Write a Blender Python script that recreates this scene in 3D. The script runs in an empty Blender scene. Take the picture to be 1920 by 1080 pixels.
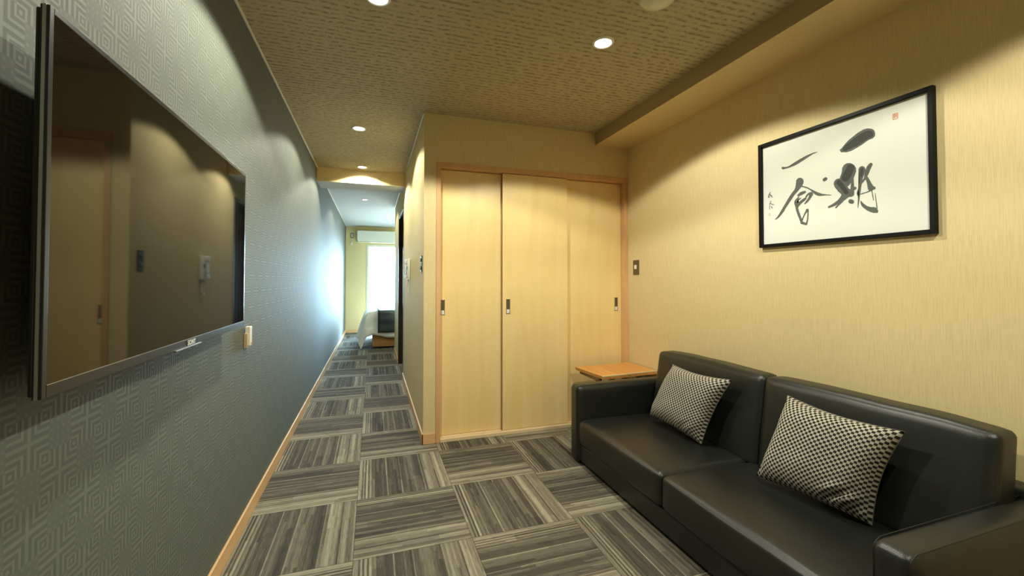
import bpy, bmesh, math, random
from mathutils import Vector, Matrix, noise
random.seed(7)
S = bpy.context.scene
COL = S.collection
PI = math.pi

# ------------------------------------------------------------------ camera, light, exposure
cam_d = bpy.data.cameras.new('camera')
cam_d.sensor_width = 36.0
cam_d.lens = 782.13 / 1920 * 36.0
cam_d.shift_x = (960 - 953.58) / 1920
cam_d.shift_y = -(540 - 510.16) / 1920
cam_d.clip_start = 0.02
cam = bpy.data.objects.new('camera', cam_d)
COL.objects.link(cam)
cam.location = (0, 0, 1.1513)
cam.rotation_euler = (PI / 2 + 0.0201, -0.0003, -0.3147)
S.camera = cam

S.view_settings.view_transform = 'Standard'
S.view_settings.look = 'None'
S.view_settings.gamma = 1.0
S.view_settings.exposure = 0.5
S.view_settings.use_curve_mapping = False
S.cycles.max_bounces = 12
S.cycles.diffuse_bounces = 8
S.cycles.sample_clamp_indirect = 6.0

world = bpy.data.worlds.new('daylight')
S.world = world
world.use_nodes = True
bg = world.node_tree.nodes['Background']
bg.inputs[0].default_value = (0.52, 0.79, 1.0, 1)
bg.inputs[1].default_value = 72.0
_wt = world.node_tree
_tc = _wt.nodes.new('ShaderNodeTexCoord'); _sx = _wt.nodes.new('ShaderNodeSeparateXYZ'); _rp = _wt.nodes.new('ShaderNodeValToRGB')
_mr = _wt.nodes.new('ShaderNodeMapRange'); _mr.inputs['From Min'].default_value = -1; _mr.inputs['From Max'].default_value = 1
_wt.links.new(_tc.outputs['Generated'], _sx.inputs[0]); _wt.links.new(_sx.outputs[2], _mr.inputs[0]); _wt.links.new(_mr.outputs[0], _rp.inputs[0])
_rp.color_ramp.elements[0].position = .44; _rp.color_ramp.elements[0].color = (.155, .20, .21, 1)      # paving and walls outside
_rp.color_ramp.elements[1].position = .54; _rp.color_ramp.elements[1].color = (.50, .79, 1.0, 1)       # sky
_wt.links.new(_rp.outputs[0], bg.inputs[0])

LAMP = (1.0, 0.985, 0.80)
XL, XB, XR, YC, H = -0.568, 0.343, 2.016, 2.993, 2.3495
XS, ZS = 1.714, 2.251
YBACK, YEND, XBED = -1.3, 9.85, 3.2
YOPEN0, YOPEN1, YBLK = 5.05, 5.99, 7.05

DOWNLIGHTS = [  # x, y, watts
    (0.012, 1.825, 50, 'round recessed downlight nearest the television wall, at the top edge of the photo'),
    (1.094, 1.825, 37, 'bright round recessed downlight in front of the closet, nearest the sofa'),
    (-0.111, 3.46, 25, 'round recessed downlight at the mouth of the corridor'),
    (-0.113, 4.64, 30, 'round recessed downlight just in front of the corridor beam'),
    (-0.12, 6.5, 12, 'small round downlight on the far ceiling beyond the beam'),
    (1.094, 0.25, 42, None),
]
for i, (x, y, w, lab) in enumerate(DOWNLIGHTS):
    ld = bpy.data.lights.new('downlight_beam', 'SPOT')
    ld.energy = w
    ld.color = LAMP
    ld.spot_size = math.radians(143)
    ld.spot_blend = 0.12
    ld.shadow_soft_size = 0.03
    lo = bpy.data.objects.new('downlight_beam', ld)
    lo.location = (x, y, H - 0.03)
    COL.objects.link(lo)

pd = bpy.data.lights.new('window_portal', 'AREA')
pd.shape = 'RECTANGLE'; pd.size = 1.9; pd.size_y = 1.95
pd.cycles.is_portal = True
po = bpy.data.objects.new('window_portal', pd)
po.location = (0.84, YEND + 0.12, 0.98)
po.rotation_euler = (-PI / 2, 0, 0)
COL.objects.link(po)

# ------------------------------------------------------------------ material helpers
class NT:
    def __init__(s, name):
        s.m = bpy.data.materials.new(name); s.m.use_nodes = True
        s.t = s.m.node_tree
        s.b = s.t.nodes['Principled BSDF']
    def n(s, typ, ins=None, **props):
        nd = s.t.nodes.new(typ)
        for k, v in props.items(): setattr(nd, k, v)
        for k, v in (ins or {}).items(): s.set(nd.inputs[k], v)
        return nd
    def set(s, sock, v):
        if isinstance(v, bpy.types.NodeSocket): s.t.links.new(v, sock)
        elif isinstance(v, bpy.types.Node): s.t.links.new(v.outputs[0], sock)
        else:
            if sock.type == 'RGBA' and len(v) == 3: v = (*v, 1)
            sock.default_value = v
    def m_(s, op, a, b=None, c=None, clamp=False):
        nd = s.t.nodes.new('ShaderNodeMath'); nd.operation = op; nd.use_clamp = clamp
        s.set(nd.inputs[0], a)
        if b is not None: s.set(nd.inputs[1], b)
        if c is not None: s.set(nd.inputs[2], c)
        return nd.outputs[0]
    def mix(s, f, a, b):
        nd = s.t.nodes.new('ShaderNodeMix'); nd.data_type = 'RGBA'
        s.set(nd.inputs[0], f); s.set(nd.inputs[6], a); s.set(nd.inputs[7], b)
        return nd.outputs[2]
    def mixf(s, f, a, b):
        nd = s.t.nodes.new('ShaderNodeMix'); nd.data_type = 'FLOAT'
        s.set(nd.inputs[0], f); s.set(nd.inputs[2], a); s.set(nd.inputs[3], b)
        return nd.outputs[0]
    def obj(s): return s.n('ShaderNodeTexCoord').outputs['Object']
    def sep(s, v): return s.n('ShaderNodeSeparateXYZ', {0: v}).outputs
    def comb(s, x, y, z): return s.n('ShaderNodeCombineXYZ', {0: x, 1: y, 2: z}).outputs[0]
    def map(s, v, sc, rot=(0, 0, 0)): return s.n('ShaderNodeMapping', {'Vector': v, 'Scale': sc, 'Rotation': rot}).outputs[0]
    def noise(s, v, scale, detail=2, rough=.5, dist=0):
        return s.n('ShaderNodeTexNoise', {'Vector': v, 'Scale': scale, 'Detail': detail, 'Roughness': rough, 'Distortion': dist}).outputs[0]
    def ramp(s, f, stops, interp='LINEAR'):
        nd = s.n('ShaderNodeValToRGB', {0: f}); cr = nd.color_ramp; cr.interpolation = interp
        while len(cr.elements) < len(stops): cr.elements.new(0.5)
        for e, (p, c) in zip(cr.elements, stops):
            e.position = p; e.color = (*c, 1) if len(c) == 3 else c
        return nd.outputs[0]
    def bump(s, h, strength=.3, dist=.002):
        s.set(s.b.inputs['Normal'], s.n('ShaderNodeBump', {'Height': h, 'Strength': strength, 'Distance': dist}).outputs[0])
    def out(s, color=None, rough=None, metal=None, spec=None):
        if color is not None: s.set(s.b.inputs['Base Color'], color)
        if rough is not None: s.set(s.b.inputs['Roughness'], rough)
        if metal is not None: s.set(s.b.inputs['Metallic'], metal)
        if spec is not None: s.set(s.b.inputs['Specular IOR Level'], spec)
        return s.m

def plain(name, c, rough=.5, metal=0., spec=.5, var=.06, scale=30, bump=0.):
    k = NT(name); o = k.obj()
    f = k.noise(o, scale, 3)
    d = tuple(x * (1 - var) for x in c); e = tuple(min(1, x * (1 + var)) for x in c)
    if bump: k.bump(f, bump, .001)
    return k.out(k.mix(f, d, e), rough, metal, spec)

def wallpaper_reed():
    """straw coloured wallpaper with fine vertical threads"""
    k = NT('straw_wallpaper'); o = k.obj(); x, y, z = k.sep(o)
    h = k.m_('ADD', x, y)
    a = k.noise(k.comb(k.m_('MULTIPLY', h, 260.), 0., k.m_('MULTIPLY', z, 9.)), 1., 3, .6)
    b = k.noise(k.comb(k.m_('MULTIPLY', h, 700.), 3., k.m_('MULTIPLY', z, 22.)), 1., 2, .6)
    f = k.m_('ADD', k.m_('MULTIPLY', a, .6), k.m_('MULTIPLY', b, .4))
    c = k.ramp(f, [(.30, (.64, .51, .26)), (.5, (.735, .60, .325)), (.68, (.785, .655, .37))])
    k.bump(f, .35, .0012)
    return k.out(c, .75, 0, .25)

def wallpaper_kumiko():
    """grey green wallpaper: crosses with nested brackets around small dots"""
    k = NT('geometric_wallpaper'); o = k.obj(); x, y, z = k.sep(o)
    C = .0778
    u = k.m_('DIVIDE', k.m_('SUBTRACT', y, .955), C); w = k.m_('DIVIDE', k.m_('SUBTRACT', z, .864), C)
    wob = k.noise(k.map(o, (1, 60, 60)), 1., 1)
    iu, iw = k.m_('FLOOR', u), k.m_('FLOOR', w)
    a, b = k.m_('FRACT', u), k.m_('FRACT', w)
    par = k.m_('FLOORED_MODULO', k.m_('ADD', iu, iw), 2.)
    a = k.mixf(par, a, k.m_('SUBTRACT', 1., a))
    s = k.m_('GREATER_THAN', k.m_('ADD', a, b), 1.)
    p = k.mixf(s, a, k.m_('SUBTRACT', 1., a)); q = k.mixf(s, b, k.m_('SUBTRACT', 1., b))
    m = k.m_('MINIMUM', p, q)
    def band(c0, hw):
        return k.m_('SUBTRACT', 1., k.m_('SMOOTH_MIN', k.m_('DIVIDE', k.m_('ABSOLUTE', k.m_('SUBTRACT', m, c0)), hw), 1., .3), clamp=True)
    lines = k.m_('ADD', k.m_('ADD', band(0., .068), band(.19, .05)), band(.355, .045), clamp=True)
    lines = k.m_('MULTIPLY', lines, 1.9, clamp=True)
    ex = k.m_('LESS_THAN', k.m_('MAXIMUM', p, q), .62)
    lines = k.m_('MULTIPLY', lines, ex)
    dx, dy = k.m_('SUBTRACT', a, .5), k.m_('SUBTRACT', b, .5)
    r = k.m_('SQRT', k.m_('ADD', k.m_('MULTIPLY', dx, dx), k.m_('MULTIPLY', dy, dy)))
    dot = k.m_('LESS_THAN', r, .055)
    # small dots where the brackets end
    g = 5.
    e, f = k.m_('SUBTRACT', k.m_('FRACT', k.m_('MULTIPLY', u, g)), .5), k.m_('SUBTRACT', k.m_('FRACT', k.m_('MULTIPLY', w, g)), .5)
    rr = k.m_('SQRT', k.m_('ADD', k.m_('MULTIPLY', e, e), k.m_('MULTIPLY', f, f)))
    sp = k.m_('MULTIPLY', k.m_('LESS_THAN', rr, .22), k.m_('SUBTRACT', 1., ex))
    f_ = k.m_('ADD', k.m_('ADD', lines, dot), k.m_('ADD', k.m_('MULTIPLY', sp, .40), k.m_('MULTIPLY', k.m_('SUBTRACT', 1., ex), .28)), clamp=True)
    fine = k.noise(k.comb(0., k.m_('MULTIPLY', y, 300.), k.m_('MULTIPLY', z, 25.)), 1., 2)
    cloud = k.noise(o, 5., 3)
    base = k.mix(fine, (.083, .100, .084), (.110, .128, .108))
    base = k.mix(k.m_('MULTIPLY', cloud, .35), base, (.098, .090, .068))
    col = k.mix(k.m_('MULTIPLY', f_, .46), base, (.20, .215, .172))
    k.bump(k.m_('ADD', k.m_('MULTIPLY', f_, .5), k.m_('MULTIPLY', fine, .5)), .35, .0012)
    return k.out(col, k.mixf(f_, .76, .68), 0, .45)

def carpet():
    """half metre carpet tiles laid quarter turned, woven in uneven stripes"""
    k = NT('striped_carpet_tiles'); o = k.obj(); x, y, z = k.sep(o)
    gx = k.m_('DIVIDE', k.m_('SUBTRACT', x, -.0698), .5); gy = k.m_('DIVIDE', k.m_('SUBTRACT', y, 1.8474), .5)
    ix, iy = k.m_('FLOOR', gx), k.m_('FLOOR', gy); fx, fy = k.m_('FRACT', gx), k.m_('FRACT', gy)
    par = k.m_('FLOORED_MODULO', k.m_('ADD', ix, iy), 2.)
    a = k.mixf(par, k.m_('SUBTRACT', 1., fy), fx)      # across the stripes
    l = k.mixf(par, fx, fy)                            # along them
    tile = k.n('ShaderNodeTexWhiteNoise', {'Vector': k.comb(ix, iy, 0.)}, noise_dimensions='3D').outputs[0]
    a2 = k.m_('ADD', a, k.m_('MULTIPLY', k.m_('SUBTRACT', tile, .5), .05))
    P = [(0, .75), (.03, .25), (.045, .8), (.06, .15), (.075, .85), (.095, .3), (.11, .62), (.13, .2), (.155, .42), (.17, .16), (.30, .75), (.312, .28),
         (.40, .10), (.455, .6), (.468, .26), (.56, .34), (.64, .12), (.70, .70), (.712, .35), (.735, .78), (.80, .60), (.85, .22), (.865, .72), (.91, .85), (.925, .55), (.97, .80)]
    base = k.ramp(a2, [(p, (v, v, v)) for p, v in P], 'CONSTANT')
    def strips(nst, nseg, seed):
        sid = k.m_('FLOOR', k.m_('MULTIPLY', a, nst))
        r1 = k.n('ShaderNodeTexWhiteNoise', {'Vector': k.comb(sid, k.m_('MULTIPLY', tile, 91.), seed)}, noise_dimensions='3D').outputs[0]
        seg = k.m_('FLOOR', k.m_('ADD', k.m_('MULTIPLY', l, nseg), k.m_('MULTIPLY', r1, 3.)))
        return k.n('ShaderNodeTexWhiteNoise', {'Vector': k.comb(sid, seg, k.m_('ADD', k.m_('MULTIPLY', tile, 57.), seed))}, noise_dimensions='3D').outputs[0]
    v1, v2 = strips(40., 1.1, 1.3), strips(13., .8, 4.1)
    fib = k.noise(k.comb(k.m_('MULTIPLY', a, 160.), k.m_('MULTIPLY', l, 9.), k.m_('MULTIPLY', tile, 40.)), 1., 3, .7)
    v = k.m_('ADD', k.m_('MULTIPLY', base, .55), k.m_('ADD', k.m_('MULTIPLY', v1, .20), k.m_('MULTIPLY', v2, .14)))
    v = k.m_('ADD', v, k.m_('MULTIPLY', k.m_('SUBTRACT', fib, .5), .55))
    col = k.ramp(v, [(.08, (.060, .056, .050)), (.28, (.118, .106, .086)), (.52, (.255, .232, .178)), (.80, (.50, .47, .36))])
    tuft = k.noise(o, 420., 2, .7)
    col = k.mix(k.m_('MULTIPLY', tuft, .35), col, k.mix(.5, col, (.02, .018, .015)))
    seam = k.m_('LESS_THAN', k.m_('MINIMUM', k.m_('MINIMUM', fx, k.m_('SUBTRACT', 1., fx)), k.m_('MINIMUM', fy, k.m_('SUBTRACT', 1., fy))), .004)
    col = k.mix(k.m_('MULTIPLY', seam, .5), col, (.03, .027, .022))
    k.bump(k.m_('ADD', tuft, k.m_('MULTIPLY', v, .8)), .6, .003)
    return k.out(col, .95, 0, .1)

def ceiling_paper():
    k = NT('woven_ceiling_paper'); o = k.obj(); x, y, z = k.sep(o)
    wv = k.noise(k.comb(k.m_('MULTIPLY', x, 9.), k.m_('MULTIPLY', y, 9.), 0.), 1., 2)
    yy = k.m_('ADD', y, k.m_('MULTIPLY', wv, .03))
    row = k.m_('SINE', k.m_('MULTIPLY', yy, 2 * PI / .034))
    row = k.m_('POWER', k.m_('MULTIPLY_ADD', row, .5, .5), 2.)
    brk = k.noise(k.comb(k.m_('MULTIPLY', x, 32.), k.m_('MULTIPLY', yy, 38.), 2.), 1., 2, .6)
    brk = k.n('ShaderNodeMapRange', {'Value': brk, 'From Min': .40, 'From Max': .60}).outputs[0]
    f = k.m_('MULTIPLY', row, brk, clamp=True)
    fine = k.noise(k.comb(k.m_('MULTIPLY', x, 60.), k.m_('MULTIPLY', y, 220.), 0.), 1., 3, .6)
    c = k.mix(fine, (.46, .385, .26), (.60, .51, .36))
    c = k.mix(k.m_('MULTIPLY', f, .75), c, (.20, .155, .09))
    k.bump(k.m_('SUBTRACT', k.m_('MULTIPLY', fine, .4), f), .6, .003)
    return k.out(c, .85, 0, .2)

def wood(name, dark, light, axis='z', sc=1., rough=.4, spec=.4, bands=14.):
    k = NT(name); o = k.obj(); x, y, z = k.sep(o)
    if axis == 'z': v = k.comb(k.m_('MULTIPLY', k.m_('ADD', x, k.m_('MULTIPLY', y, .7)), bands), 0., k.m_('MULTIPLY', z, .8)); L = z; A = k.m_('ADD', x, y)
    elif axis == 'y': v = k.comb(k.m_('MULTIPLY', k.m_('ADD', x, z), bands), 0., k.m_('MULTIPLY', y, .8)); L = y; A = k.m_('ADD', x, z)
    else: v = k.comb(k.m_('MULTIPLY', k.m_('ADD', y, z), bands), 0., k.m_('MULTIPLY', x, .8)); L = x; A = k.m_('ADD', y, z)
    g = k.noise(v, sc, 4, .55, .6)
    f = k.noise(k.comb(k.m_('MULTIPLY', A, 260.), 5., k.m_('MULTIPLY', L, 5.)), 1., 3, .6)
    t = k.m_('ADD', k.m_('MULTIPLY', g, .7), k.m_('MULTIPLY', f, .3))
    c = k.ramp(t, [(.3, dark), (.7, light)])
    k.bump(f, .08, .0006)
    return k.out(c, rough, 0, spec)

def leather():
    k = NT('black_leather'); o = k.obj()
    vo = k.n('ShaderNodeTexVoronoi', {'Vector': o, 'Scale': 420.}).outputs[0]
    cl = k.noise(o, 3.5, 3)
    wr = k.noise(o, 14., 4, .55)
    k.bump(k.m_('ADD', k.m_('MULTIPLY', vo, .25), k.m_('MULTIPLY', wr, 1.2)), .22, .004)
    return k.out(k.mix(cl, (.0105, .0122, .0104), (.016, .0182, .0155)), k.mixf(cl, .33, .42), 0, .62)

def checks():
    k = NT('check_weave'); uv = k.n('ShaderNodeTexCoord').outputs['UV']; u, v, _ = k.sep(uv)
    N = 21.
    def tri(t): return k.m_('SINE', k.m_('MULTIPLY', t, 2 * PI * N))
    s = k.m_('MULTIPLY', tri(u), k.m_('SINE', k.m_('MULTIPLY', v, 2 * PI * 18.)))
    f = k.n('ShaderNodeMapRange', {'Value': s, 'From Min': -.13, 'From Max': .10}).outputs[0]
    th = k.noise(k.map(uv, (600, 260, 1)), 1., 2)
    lt = k.mix(th, (.43, .41, .34), (.68, .65, .56)); dk = k.mix(th, (.018, .016, .012), (.05, .045, .035))
    k.bump(k.m_('ADD', f, th), .5, .0012)
    return k.out(k.mix(f, dk, lt), .85, 0, .15)

M = {}
M['reed'] = wallpaper_reed(); M['kumiko'] = wallpaper_kumiko(); M['carpet'] = carpet(); M['ceil'] = ceiling_paper()
M['whitepaper'] = plain('white_ceiling_paper', (.55, .56, .55), .9, 0, .15, .04, 60)
M['beech'] = wood('pale_beech_trim', (.62, .36, .16), (.80, .50, .25), 'z')
M['beech_y'] = wood('pale_beech_trim_long', (.70, .42, .18), (.84, .54, .27), 'y')
M['beech_x'] = wood('pale_beech_trim_cross', (.66, .40, .19), (.82, .54, .28), 'x')
M['door'] = wood('maple_door_veneer', (.84, .61, .26), (.93, .73, .36), 'z', 1., .33, .45, 9.)
M['oak'] = wood('honey_table_wood', (.58, .25, .055), (.80, .40, .12), 'y', 1., .3, .5, 22.)
M['sap'] = wood('pale_sapwood_edge', (.86, .68, .36), (.93, .80, .50), 'y')
M['darkwood'] = wood('dark_brown_door_wood', (.022, .014, .009), (.05, .032, .02), 'z', 1., .35)
M['batten'] = wood('brown_batten_wood', (.12, .055, .02), (.2, .10, .04), 'y')
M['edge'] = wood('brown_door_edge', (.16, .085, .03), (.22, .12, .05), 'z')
M['leather'] = leather(); M['checks'] = checks()
M['soffit'] = plain('woven_soffit_paper', (.44, .35, .205), .85, 0, .2, .10, 140, .3)
M['knob'] = plain('grey_knob_plastic', (.13, .14, .145), .5)
M['seam'] = plain('cushion_edge_seam', (.16, .15, .12), .9, 0, .1)
M['thread'] = plain('sofa_seam_thread', (.025, .026, .022), .5)
M['blackmetal'] = plain('black_lacquered_metal', (.010, .010, .009), .35, 0, .5)
M['bezel'] = plain('dark_grey_bezel', (.022, .023, .021), .3, .3, .5)
M['silver'] = plain('brushed_silver', (.50, .50, .47), .32, 1.)
M['chrome'] = plain('satin_chrome', (.62, .60, .54), .25, 1.)
M['bronze'] = plain('bronze_grey_plate', (.16, .125, .075), .4, .6)
M['switchgrey'] = plain('dark_grey_plastic', (.035, .04, .045), .4)
M['white'] = plain('white_plastic', (.80, .79, .73), .4, var=.02)
M['cream'] = plain('cream_plastic', (.78, .74, .60), .45, var=.02)
M['tan'] = plain('tan_plastic', (.50, .36, .20), .5)
M['paper'] = plain('calligraphy_paper', (.77, .79, .735), .7, 0, .2, .015, 200)
M['ink'] = plain('diluted_sumi_ink', (.12, .13, .115), .7, 0, .2, .25, 60)
M['inkdark'] = plain('dense_sumi_ink', (.058, .063, .056), .7, 0, .2, .25, 90)
M['frame'] = plain('black_picture_frame', (.005, .005, .005), .5, 0, .15)
M['sill'] = wood('pale_sill_wood', (.78, .60, .36), (.88, .72, .47), 'x')
M['red'] = plain('vermilion_seal_ink', (.80, .27, .15), .7, 0, .2)
M['palered'] = plain('faint_seal_ink', (.80, .52, .40), .7, 0, .2)
M['duvet'] = plain('white_cotton', (.84, .84, .80), .85, 0, .2, .03, 12)
M['runner'] = plain('dark_blue_grey_bed_runner', (.035, .045, .052), .42, 0, .5, .3, 40)
M['bedwood'] = wood('honey_bed_base_wood', (.48, .24, .07), (.66, .36, .13), 'x')
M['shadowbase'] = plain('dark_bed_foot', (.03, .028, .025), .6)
M['frame_al'] = plain('cream_window_frame', (.72, .68, .55), .4)
M['sheer'] = plain('white_ceiling_ring', (.82, .80, .72), .45, var=.02)

def emis(name, c, s):
    k = NT(name)
    f = k.noise(k.obj(), 8., 1)
    k.set(k.b.inputs['Emission Color'], k.mix(k.m_('MULTIPLY', f, .05), c, (1, 1, 1)))
    k.b.inputs['Emission Strength'].default_value = s
    return k.out((.8, .8, .8), .5)
M['lens'] = emis('lit_downlight_lens', (1., .97, .88), 14.)

def glassmat():
    k = NT('window_glass')
    tr = k.n('ShaderNodeBsdfTransparent'); gl = k.n('ShaderNodeBsdfGlossy', {'Roughness': .02})
    fr = k.n('ShaderNodeFresnel', {'IOR': 1.45})
    mx = k.n('ShaderNodeMixShader', {0: fr, 1: tr, 2: gl})
    k.t.links.new(mx.outputs[0], k.t.nodes['Material Output'].inputs[0]); k.t.nodes.remove(k.b)
    return k.m
M['glass'] = glassmat()

def screenmat():
    k = NT('glossy_screen_glass')
    f = k.noise(k.obj(), 3., 1)
    k.b.inputs['IOR'].default_value = 1.5
    return k.out(k.mix(f, (.0035, .003, .0028), (.005, .0045, .004)), .035, 0, .5)
M['screen'] = screenmat()

# ------------------------------------------------------------------ mesh helpers
def nb(): return bmesh.new()
def box(bm, x0, x1, y0, y1, z0, z1, bev=0, seg=2):
    vs = [bm.verts.new(p) for p in [(x0, y0, z0), (x1, y0, z0), (x1, y1, z0), (x0, y1, z0), (x0, y0, z1), (x1, y0, z1), (x1, y1, z1), (x0, y1, z1)]]
    fs = [bm.faces.new([vs[i] for i in f]) for f in [(3, 2, 1, 0), (4, 5, 6, 7), (0, 1, 5, 4), (1, 2, 6, 5), (2, 3, 7, 6), (3, 0, 4, 7)]]
    if bev:
        es = list({e for f in fs for e in f.edges})
        bmesh.ops.bevel(bm, geom=es, offset=bev, segments=seg, profile=.5, affect='EDGES')
    return bm
def bx(*a, **k): return box(nb(), *a, **k)
def obj(name, bm, mat, parent=None, smooth=False, world=True):
    """link a bmesh as ONE mesh; coordinates are given in the world and moved into the parent's frame"""
    me = bpy.data.meshes.new(name)
    bmesh.ops.recalc_face_normals(bm, faces=bm.faces)
    if parent is not None and world:
        p = parent; off = Vector((0, 0, 0))
        while p is not None: off += p.location; p = p.parent
        bmesh.ops.translate(bm, verts=bm.verts, vec=-off)
    bm.to_mesh(me); bm.free()
    me.materials.append(mat)
    if smooth:
        for f in me.polygons: f.use_smooth = True
    o = bpy.data.objects.new(name, me); COL.objects.link(o)
    if parent is not None: o.parent = parent
    return o
def tag(o, label, cat, group=None):
    o['label'] = label; o['category'] = cat
    if group: o['group'] = group
    return o
def thing(name, label, cat, loc, group=None):
    o = bpy.data.objects.new(name, None); o.empty_display_size = .05
    COL.objects.link(o); o.location = loc
    return tag(o, label, cat, group)
def struct(name, bm, mat, parent=None):
    o = obj(name, bm, mat, parent)
    if parent is None: o['kind'] = 'structure'
    return o
def lathe(bm, prof, c, n=40, axis='z'):
    """revolve (r, h) pairs"""
    rings = []
    for r, h in prof:
        if r < 1e-6: rings.append([bm.verts.new(pt(c, 0, 0, h, axis))]); continue
        rings.append([bm.verts.new(pt(c, r * math.cos(2 * PI * i / n), r * math.sin(2 * PI * i / n), h, axis)) for i in range(n)])
    for A, B in zip(rings, rings[1:]):
        for i in range(n):
            j = (i + 1) % n
            if len(A) == 1 and len(B) == 1: continue
            if len(A) == 1: bm.faces.new((A[0], B[i], B[j]))
            elif len(B) == 1: bm.faces.new((A[i], A[j], B[0]))
            else: bm.faces.new((A[i], A[j], B[j], B[i]))
    return bm
def pt(c, a, b, h, axis):
    if axis == 'z': return (c[0] + a, c[1] + b, c[2] + h)
    if axis == 'x': return (c[0] + h, c[1] + a, c[2] + b)
    return (c[0] + a, c[1] + h, c[2] + b)
def tube(bm, pts, r, n=8):
    pts = [Vector(p) for p in pts]; rings = []
    for i, p in enumerate(pts):
        t = (pts[min(i + 1, len(pts) - 1)] - pts[max(i - 1, 0)]).normalized()
        a = t.cross(Vector((.31, .17, .93))).normalized(); b = t.cross(a)
        rings.append([bm.verts.new(p + (a * math.cos(2 * PI * k / n) + b * math.sin(2 * PI * k / n)) * r) for k in range(n)])
    for A, B in zip(rings, rings[1:]):
        for k in range(n): bm.faces.new((A[k], A[(k + 1) % n], B[(k + 1) % n], B[k]))
    bm.faces.new(rings[0][::-1]); bm.faces.new(rings[-1])
    return bm
def soft(x0, x1, y0, y1, z0, z1, r, puff=(0, 0, 0), n=16, fn=None, wob=0.):
    """upholstered block: rounded box whose faces swell by puff (x, y, z)"""
    bm = nb(); c = Vector(((x0 + x1) / 2, (y0 + y1) / 2, (z0 + z1) / 2)); hs = Vector(((x1 - x0) / 2, (y1 - y0) / 2, (z1 - z0) / 2))
    bmesh.ops.create_cube(bm, size=2)
    bmesh.ops.subdivide_edges(bm, edges=bm.edges, cuts=n, use_grid_fill=True)
    for v in bm.verts:
        u = v.co.copy()
        # concentrate rows near the edges
        u = Vector([math.copysign(1 - (1 - abs(t)) ** 1.6, t) if abs(t) < 1 else t for t in u])
        p = Vector((u.x * hs.x, u.y * hs.y, u.z * hs.z))
        inner = Vector([max(-(h - r), min(h - r, q)) for h, q in zip(hs, p)])
        d = p - inner
        if d.length > 1e-9: p = inner + d.normalized() * min(r, max(abs(d.x), abs(d.y), abs(d.z)))
        ax, ay, az = 1 - u.x ** 2, 1 - u.y ** 2, 1 - u.z ** 2
        p.x += u.x * puff[0] * (max(ay, 0) * max(az, 0)) ** .5
        p.y += u.y * puff[1] * (max(ax, 0) * max(az, 0)) ** .5
        p.z += u.z * puff[2] * (max(ax, 0) * max(ay, 0)) ** .5
        p += c
        if wob: p += noise.noise_vector(p * 7) * wob
        if fn: p = fn(p, u)
        v.co = p
    return bm

# ------------------------------------------------------------------ the room
struct('floor', bx(XL - .1, XBED + .1, YBACK - .1, YEND + .2, -.1, 0), M['carpet'])
struct('ceiling', bx(XL - .1, XBED + .1, YBACK - .1, 5.0, H, H + .1), M['ceil'])
struct('ceiling_bedroom', bx(XL - .1, XBED + .1, 5.0, YEND + .2, H, H + .1), M['whitepaper'])
struct('wall_left', bx(XL - .12, XL, YBACK, YEND, 0, H), M['kumiko'])
struct('wall_right', bx(XR, XR + .12, YBACK, YC + .8, 0, H), M['reed'])
struct('wall_back', bx(XL, XR, YBACK - .1, YBACK, 0, H), M['reed'])
# closet front wall: side piece and header above the doors, as one wall
w = nb(); box(w, XB, .432, YC, YC + .12, 0, H); box(w, .432, XR, YC, YC + .12, 2.0, H)
struct('wall_closet', w, M['reed'])
struct('wall_closet_back', bx(.45, XR + .1, YC + .75, YC + .8, 0, H), M['reed'])
# corridor wall with the recessed dark doorway
w = nb(); box(w, XB, XB + .1, YC + .12, YOPEN0, 0, H); box(w, XB, XB + .1, YOPEN0, YOPEN1, 2.03, H); box(w, XB, XB + .1, YOPEN1, YBLK, 0, H)
box(w, XB + .1, XBED, YBLK - .1, YBLK, 0, H)
struct('wall_corridor', w, M['reed'])
w = nb(); X0, X1, ZW = -.108, 1.80, 1.925
box(w, XL, X0, YEND, YEND + .1, 0, H); box(w, X0, X1, YEND, YEND + .1, ZW, H); box(w, X1, XBED, YEND, YEND + .1, 0, H)
struct('wall_end', w, M['reed'])
struct('wall_bedroom', bx(XBED, XBED + .1, YBLK, YEND, 0, H), M['reed'])
be = struct('trim_beam', bx(XL, XB, 4.79, 5.15, 2.203, H), M['reed'])
be.data.materials.append(M['whitepaper'])
for f in be.data.polygons:
    if f.normal.z < -.9: f.material_index = 1
so = struct('trim_soffit', bx(XS, XR, YBACK, YC, ZS, H), M['reed'])
so.data.materials.append(M['soffit'])
for f in so.data.polygons:
    if f.normal.x < -.9: f.material_index = 1
struct('trim_ceiling_left', bx(XL, XL + .010, YBACK, 4.79, H - .012, H, bev=.002), M['cream'])
struct('trim_ceiling_left_far', bx(XL, XL + .010, 5.15, YEND, H - .012, H, bev=.002), M['cream'])
struct('trim_ceiling_corridor', bx(XB - .010, XB, YC, 4.79, H - .012, H, bev=.002), M['cream'])
struct('trim_ceiling_corridor_far', bx(XB - .010, XB, 5.15, YBLK, H - .012, H, bev=.002), M['cream'])
BH = .072
struct('baseboard_left', bx(XL, XL + .010, YBACK, YEND, 0, BH, bev=.002), M['beech_y'])
struct('baseboard_right', bx(XR - .010, XR, YBACK, YC, 0, BH, bev=.002), M['beech_y'])
struct('baseboard_corridor', bx(XB - .010, XB, YC - .010, YOPEN0, 0, BH, bev=.002), M['beech_y'])
struct('baseboard_corridor_far', bx(XB - .010, XB, YOPEN1, YBLK, 0, BH, bev=.002), M['beech_y'])
struct('baseboard_closet', bx(XB - .010, .428, YC - .010, YC, 0, BH, bev=.002), M['beech_x'])
w = nb(); box(w, XL + .01, X0 - .02, YEND - .010, YEND, 0, BH, bev=.002)
struct('baseboard_end', w, M['beech_x'])
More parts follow.
